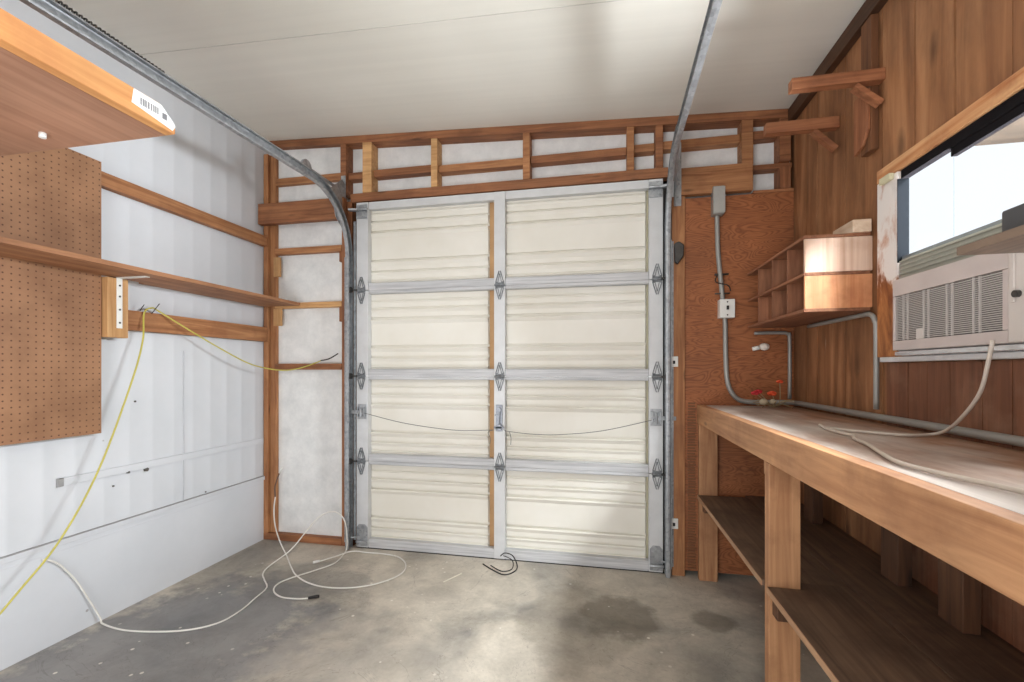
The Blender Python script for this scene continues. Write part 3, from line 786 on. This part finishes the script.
cp = obj('control_panel', MB().box(ax-.004, ax+.011, ay0, 1.259, 1.208, 1.436), ACB, ac, .004)
obj('control_knob', MB().tube([(ax-.005, 1.228, 1.318), (ax-.014, 1.228, 1.318)], .008, 14, False), RUST, cp)
obj('panel_ridge', MB().box(ax-.009, ax-.0045, 1.236, 1.244, 1.30, 1.42), ACB, cp, .001)
fm = MB().box(.960, .988, WY0+.045, 1.70, 1.438, 1.506)
for k in range(5): fm.box(.954, .960, WY0+.045, 1.70, 1.442+k*.0135, 1.4475+k*.0135)
obj('filler_panel', fm, plain('grey green filler strip', (160, 160, 148), .55, 0, .08), ac, .001)
obj('side_filler', MB().box(.985, R+.02, ay1+.001, WY1-.010, 1.2065, 1.505), plain('grey filler', (150, 144, 140), .6), ac)
fz = MB().box(ax+.005, R+.02, 1.0, 1.69, 1.1905, 1.2045)
obj('foil_tape', fz, plain('shiny foil tape', (220, 222, 226), .25, .7, .1, 30), ac, .002)

# near right shelf and dark case
ns = obj('wall_shelf', MB().box(.577, R-.004, -.3, .88, 1.335, 1.348), wood('weathered shelf plywood', (100, 84, 72), (138, 116, 98), 'y', knots=False, stain=(150, 96, 62), stain_amt=.7))
tag(ns, 'weathered plywood shelf board on the right wall close to the camera below the window', 'shelf')
cs = obj('storage_case', MB().box(.603, .85, .50, .832, 1.3485, 1.390), plain('dark grey case', (70, 70, 72), .6), bevel=.004)
tag(cs, 'flat dark grey case lying on the near plywood shelf below the window', 'case')

# ================================================================== LEFT WALL THINGS
pg = obj('pegboard', MB().box(L+.042, L+.048, .3, 1.612, .862, 2.075), m_peg())
pg.data.materials[0] = m_peg()
tag(pg, 'brown perforated pegboard panel mounted on the left wall rails', 'pegboard')
bk = empty('shelf_bracket', (L+.06, 1.66, 1.29), 'pale wood block with metal angle bracket holding up the long left shelf', 'bracket')
obj('mounting_block', MB().box(L+.039, L+.078, 1.616, 1.705, 1.292, 1.563), lumber_pale('z'), bk, .002)
obj('angle_bracket', MB().box(L+.0785, L+.082, 1.652, 1.676, 1.335, 1.563).box(L+.0785, L+.235, 1.652, 1.676, 1.563, 1.5665), WHITE, bk)
for z in (1.36, 1.42, 1.48, 1.53): obj('screw', MB().tube([(L+.081, 1.664, z), (L+.0845, 1.664, z)], .0045, 8, False), RUST, bk)
SW = lambda n_: wood(n_, (132, 86, 56), (180, 130, 92), 'y', streak=.7, stain=(104, 64, 40), stain_amt=.4)
s1 = obj('wall_shelf', MB().box(L+.049, -1.957, .0, 1.811, 1.568, 1.587), SW('near shelf board'), bevel=.001)
tag(s1, 'long wooden shelf board crossing in front of the pegboard on the left wall', 'shelf')
s2 = obj('wall_shelf', MB().box(L+.002, -1.963, 1.814, D-.002, 1.570, 1.589), SW('far shelf board'), bevel=.001)
tag(s2, 'wooden shelf board on the left wall running into the far corner beside the garage door', 'shelf')
# big near shelf upper left
bs = empty('overhead_shelf', (-1.7, .4, 1.80), 'deep plywood shelf with thick blond front edge at upper left, close to the camera', 'shelf')
obj('plywood_deck', MB().box(L+.055, -1.200, -.6, 1.045, 1.801, 1.826), wood('pinkish plywood underside', (156, 112, 88), (184, 140, 114), 'y', streak=.5, knots=False), bs)
obj('front_edge', MB().prism([(-.6, 1.80), (1.045, 1.80), (1.045, 1.822), (1.0, 1.862), (-.6, 1.862)], (-1.1995, -1.167), 'x'), wood('blond edge board', (206, 138, 78), (236, 176, 112), 'y', streak=.7, stain=(180, 118, 70), stain_amt=.5), bs, .003)
sg = obj('price_sticker', MB().prism([(.925, 1.822), (1.035, 1.806), (1.044, 1.822), (1.003, 1.859), (.93, 1.859)], (-1.1668, -1.1655), 'x'), plain('white paper sticker', (236, 236, 234), .6, 0, .02), bs)
bc = MB()
yy = .945
random.seed(3)
while yy < .995:
    w_ = random.choice((.0012, .002, .003)); bc.box(-1.1654, -1.1650, yy, yy+w_, 1.828, 1.846); yy += w_+random.choice((.0015, .0025))
bc.box(-1.1654, -1.1650, 1.005, 1.018, 1.824, 1.840)
obj('barcode', bc, plain('faded grey ink', (120, 120, 124), .7), sg)
obj('shelf_screw', MB().tube([(-1.52, .965, 1.801), (-1.52, .965, 1.787)], .008, 10), WHITE, bs)

# ---- cords
YEL = plain('yellow green cord jacket', (186, 178, 82), .5, 0, .06)
WCR = plain('white cord jacket', (226, 224, 218), .5, 0, .04)
yc = empty('draped_cord', (-2.18, 1.8, .3), 'yellow extension cord draped over a nail on the left wall rail', 'cord')
gx = L+.052
yp = smooth_path([(-2.09, 1.10, .18), (-2.10, 1.255, .325), (-2.11, 1.40, .475), (-2.12, 1.545, .72), (-2.135, 1.69, 1.08), (-2.155, 1.76, 1.28), (gx, 1.80, 1.42), (gx, 1.838, 1.452), (gx, 1.875, 1.44), (-2.16, 1.98, 1.372), (-2.13, 2.16, 1.275), (-2.11, 2.35, 1.19), (-2.10, 2.50, 1.155), (-2.04, D-.05, 1.142), (-1.94, D-.03, 1.157), (-1.83, D-.03, 1.19), (-1.79, D-.03, 1.205)], 8)
obj('cord_jacket', MB().tube(yp, .0038, 8), YEL, yc)
obj('cord_end', MB().tube(smooth_path([(-1.79, D-.03, 1.205), (-1.73, D-.03, 1.217), (-1.67, D-.025, 1.25)]), .004, 8), DARK, yc)
nl = obj('nail', MB().tube([(L+.039, 1.848, 1.425), (L+.075, 1.858, 1.475)], .002, 6), RUST)
tag(nl, 'bent nail in the left wall rail holding the yellow cord, longer and farther of two', 'nail', 'bent nails in the left rail')
nl = obj('nail', MB().tube([(L+.039, 1.79, 1.432), (L+.065, 1.79, 1.462)], .0018, 6), RUST)
tag(nl, 'short bent nail in the left wall rail beside the yellow cord, nearer of two', 'nail', 'bent nails in the left rail')

fc1 = empty('floor_cord', (-1.9, 1.8, 0), 'long white cord from the left wall ledge across the floor to the door track', 'cord', )
pts = [(L+.012, 1.42, .372), (L+.014, 1.47, .335), (L+.014, 1.535, .236), (L+.02, 1.586, .12), (L+.03, 1.62, .03), (-2.19, 1.615, .006), (-2.023, 1.597, .006), (-1.809, 1.64, .006), (-1.70, 1.72, .006), (-1.680, 1.83, .006), (-1.70, 1.95, .006), (-1.722, 2.054, .006), (-1.80, 2.13, .006), (-1.86, 2.19, .006), (-1.895, 2.28, .008), (-1.86, 2.42, .05), (-1.82, 2.50, .13), (-1.76, 2.55, .215), (-1.68, 2.575, .245), (-1.605, 2.56, .225), (-1.58, 2.565, .16), (-1.575, 2.57, .05), (-1.574, 2.545, .008), (-1.548, 2.40, .006), (-1.60, 2.29, .006), (-1.67, 2.18, .006), (-1.695, 2.10, .006), (-1.66, 2.03, .006), (-1.58, 1.985, .006), (-1.49, 1.985, .006), (-1.44, 2.0, .006)]
obj('cord_jacket', MB().tube(smooth_path(pts, 7), .0038, 8), WCR, fc1)
obj('plug', MB().tube([(-1.44, 2.0, .008), (-1.405, 2.02, .009), (-1.395, 2.025, .009)], [.006, .009, .007], 8), DARK, fc1)
fc2 = empty('floor_cord', (-1.5, 2.35, 0), 'white cord hanging from the corner stud, looping in a wide ring on the floor', 'cord')
pts = [(-2.135, D-.02, .30), (-2.137, D-.03, .22), (-2.10, 2.58, .13), (-2.0, 2.50, .06), (-1.89, 2.42, .014), (-1.80, 2.33, .014), (-1.73, 2.26, .016), (-1.66, 2.20, .014), (-1.55, 2.145, .008), (-1.42, 2.12, .006), (-1.28, 2.145, .006), (-1.17, 2.22, .006), (-1.105, 2.34, .006), (-1.13, 2.46, .006), (-1.22, 2.55, .006), (-1.33, 2.575, .006), (-1.44, 2.57, .008), (-1.53, 2.555, .014), (-1.60, 2.47, .008), (-1.65, 2.40, .006)]
obj('cord_jacket', MB().tube(smooth_path(pts, 7), .0038, 8), WCR, fc2)
obj('dark_lead', MB().tube(smooth_path([(-2.11, D-.012, .46), (-2.13, D-.012, .41), (-2.145, D-.012, .36), (-2.135, D-.02, .30)]), .0045, 8), plain('brown cord', (96, 70, 56), .5), fc2)
obj('plug', MB().tube([(-2.11, D-.012, .458), (-2.095, D-.014, .482), (-2.09, D-.014, .495)], [.006, .010, .008], 8), WHITE, fc2)
obj('plug', MB().tube([(-1.65, 2.40, .008), (-1.675, 2.372, .009)], .008, 8), WHITE, fc2)
bw = obj('wire_loop', MB().tube(smooth_path([(-.69, 2.56, .005), (-.62, 2.50, .004), (-.54, 2.45, .004), (-.49, 2.50, .004), (-.485, 2.56, .012), (-.52, 2.60, .05), (-.57, 2.618, .055), (-.60, 2.63, .03)]), .0032, 6).tube(smooth_path([(-.64, 2.55, .004), (-.56, 2.49, .004), (-.51, 2.53, .004), (-.52, 2.585, .03), (-.58, 2.615, .04)]), .0028, 6), DARK)
tag(bw, 'loop of thin black wire on the floor at the foot of the middle door stile', 'wire')
st = obj('splinter', MB().bar((-.84, 2.30, .004), (-.775, 2.42, .004), .006, .004), plain('pale splinter', (225, 220, 205), .7))
tag(st, 'thin pale splinter lying on the concrete in front of the garage door', 'splinter')

# bench cord from the air conditioner
bcd = empty('power_cord', (.8, 1.4, .95), 'off white power cord hanging from the air conditioner and coiling on the bench', 'cord')
bp = [(.915, 1.284, 1.216), (.912, 1.288, 1.18), (.915, 1.32, 1.09), (.93, 1.40, 1.02), (.945, 1.48, .975), (.935, 1.52, .958), (.86, 1.495, .957), (.80, 1.53, .957), (.745, 1.585, .957), (.712, 1.655, .957), (.705, 1.66, .963), (.70, 1.60, .957), (.70, 1.51, .957), (.705, 1.46, .957), (.675, 1.39, .957), (.655, 1.29, .957), (.61, 1.14, .957), (.590, 1.05, .957), (.60, .96, .957), (.636, .835, .957), (.68, .6, .957)]
obj('cord_jacket', MB().tube(smooth_path(bp, 7), .0045, 8), plain('off white cord jacket', (206, 196, 184), .5, 0, .05), bcd)

# flowers
fw = empty('flower_sprig', (.83, 2.50, .951), 'sprig of artificial orange red flowers with dry stems lying on the bench corner', 'flowers')
stm = plain('dry stem', (150, 132, 100), .8, 0, .2)
sm = MB()
random.seed(11)
heads = [(.757, 2.48, 1.028), (.775, 2.49, 1.035), (.838, 2.49, 1.026), (.885, 2.52, 1.085)]
root_ = (.835, 2.47, .958)
for h in heads: sm.tube(smooth_path([root_, ((root_[0]+h[0])/2+.01, 2.48, .985), h]), .0022, 6)
for k in range(13):
    a = random.uniform(0, 2*PI); r1 = random.uniform(.03, .10)
    p = (root_[0]+r1*math.cos(a), root_[1]+r1*.6*math.sin(a), random.uniform(.955, 1.0))
    sm.tube(smooth_path([root_, (root_[0]+r1*.5*math.cos(a), root_[1]+r1*.3*math.sin(a), random.uniform(.965, 1.0)), p], 4), .0022, 5)
obj('stem', sm, stm, fw)
def petals(c, r, m):
    b = MB()
    for k in range(6):
        a = 2*PI*k/6
        b.sphere((c[0]+r*.6*math.cos(a), c[1]+r*.5*math.sin(a), c[2]+r*.25*math.sin(a*2)), r*.62, (1, 1, .7), 8)
    b.sphere(c, r*.5, (1, 1, 1), 8)
    return obj('flower_head', b, m, fw)
RD = plain('red silk petal', (196, 44, 52), .6, 0, .2, 40); OR = plain('orange silk petal', (226, 84, 44), .6, 0, .2, 40)
petals(heads[0], .017, RD); petals(heads[1], .017, RD); petals(heads[2], .019, OR); petals(heads[3], .014, OR)
obj('seed_pod', MB().sphere((.79, 2.46, .985), .020, (1, .8, .8)).sphere((.835, 2.47, .985), .014), plain('pale dry pod', (190, 176, 150), .8), fw)

# ================================================================== LIGHT
w = bpy.data.worlds.new('World'); S.world = w; w.use_nodes = True
bg = w.node_tree.nodes['Background']; bg.inputs[0].default_value = (.96, .985, 1, 1); bg.inputs[1].default_value = 1.3
def area(name, loc, target, size, power, col=(1,1,1), sy=None):
    ld = bpy.data.lights.new(name, 'AREA'); ld.energy = power; ld.color = col
    ld.size = size
    if sy: ld.shape = 'RECTANGLE'; ld.size_y = sy
    o = bpy.data.objects.new(name, ld); COL.objects.link(o); o.location = loc
    o.rotation_euler = (Vector(target)-Vector(loc)).to_track_quat('-Z', 'Y').to_euler(); return o
area('window_daylight', (2.3, 1.3, 2.0), (.0, 1.7, 1.0), .9, 420, (.98, .99, 1))
area('sky_above_window', (1.5, 1.4, 2.27), (.3, 1.5, .9), 1.4, 330, (.98, .99, 1), .3)
area('yard_bounce', (1.9, 1.45, .9), (.0, 1.7, 2.4), .8, 230, (.98, .985, 1))
area('yard_horizon', (2.7, 1.5, 1.36), (-2.2, 1.9, 2.3), .45, 230, (.98, .985, 1))
area('added_rear_fill', (-.7, -1.3, 2.35), (-1.4, 2.6, 1.7), 1.4, 34, (.975, .985, 1))  # added soft fill behind the camera, aimed at the front wall
area('added_ceiling_fill', (-.9, -.9, .5), (-1.2, 1.3, 2.6), 1.6, 62, (.975, .985, 1))  # added low fill behind the camera, brightens the ceiling

# ================================================================== CAMERA
cam = bpy.data.cameras.new('Camera'); co = bpy.data.objects.new('Camera', cam); COL.objects.link(co)
co.location = (0, 0, 1.145); co.rotation_euler = (PI/2, 0, .19883)
cam.sensor_width = 36; cam.lens = 450.24/1024*36; cam.shift_y = (369.84-341)/1024; cam.clip_start = .01
S.camera = co
S.view_settings.view_transform = 'Standard'; S.view_settings.look = 'None'; S.view_settings.exposure = -.10
S.cycles.use_denoising = True
S.cycles.max_bounces = 10; S.cycles.diffuse_bounces = 6
S.cycles.sample_clamp_indirect = 6
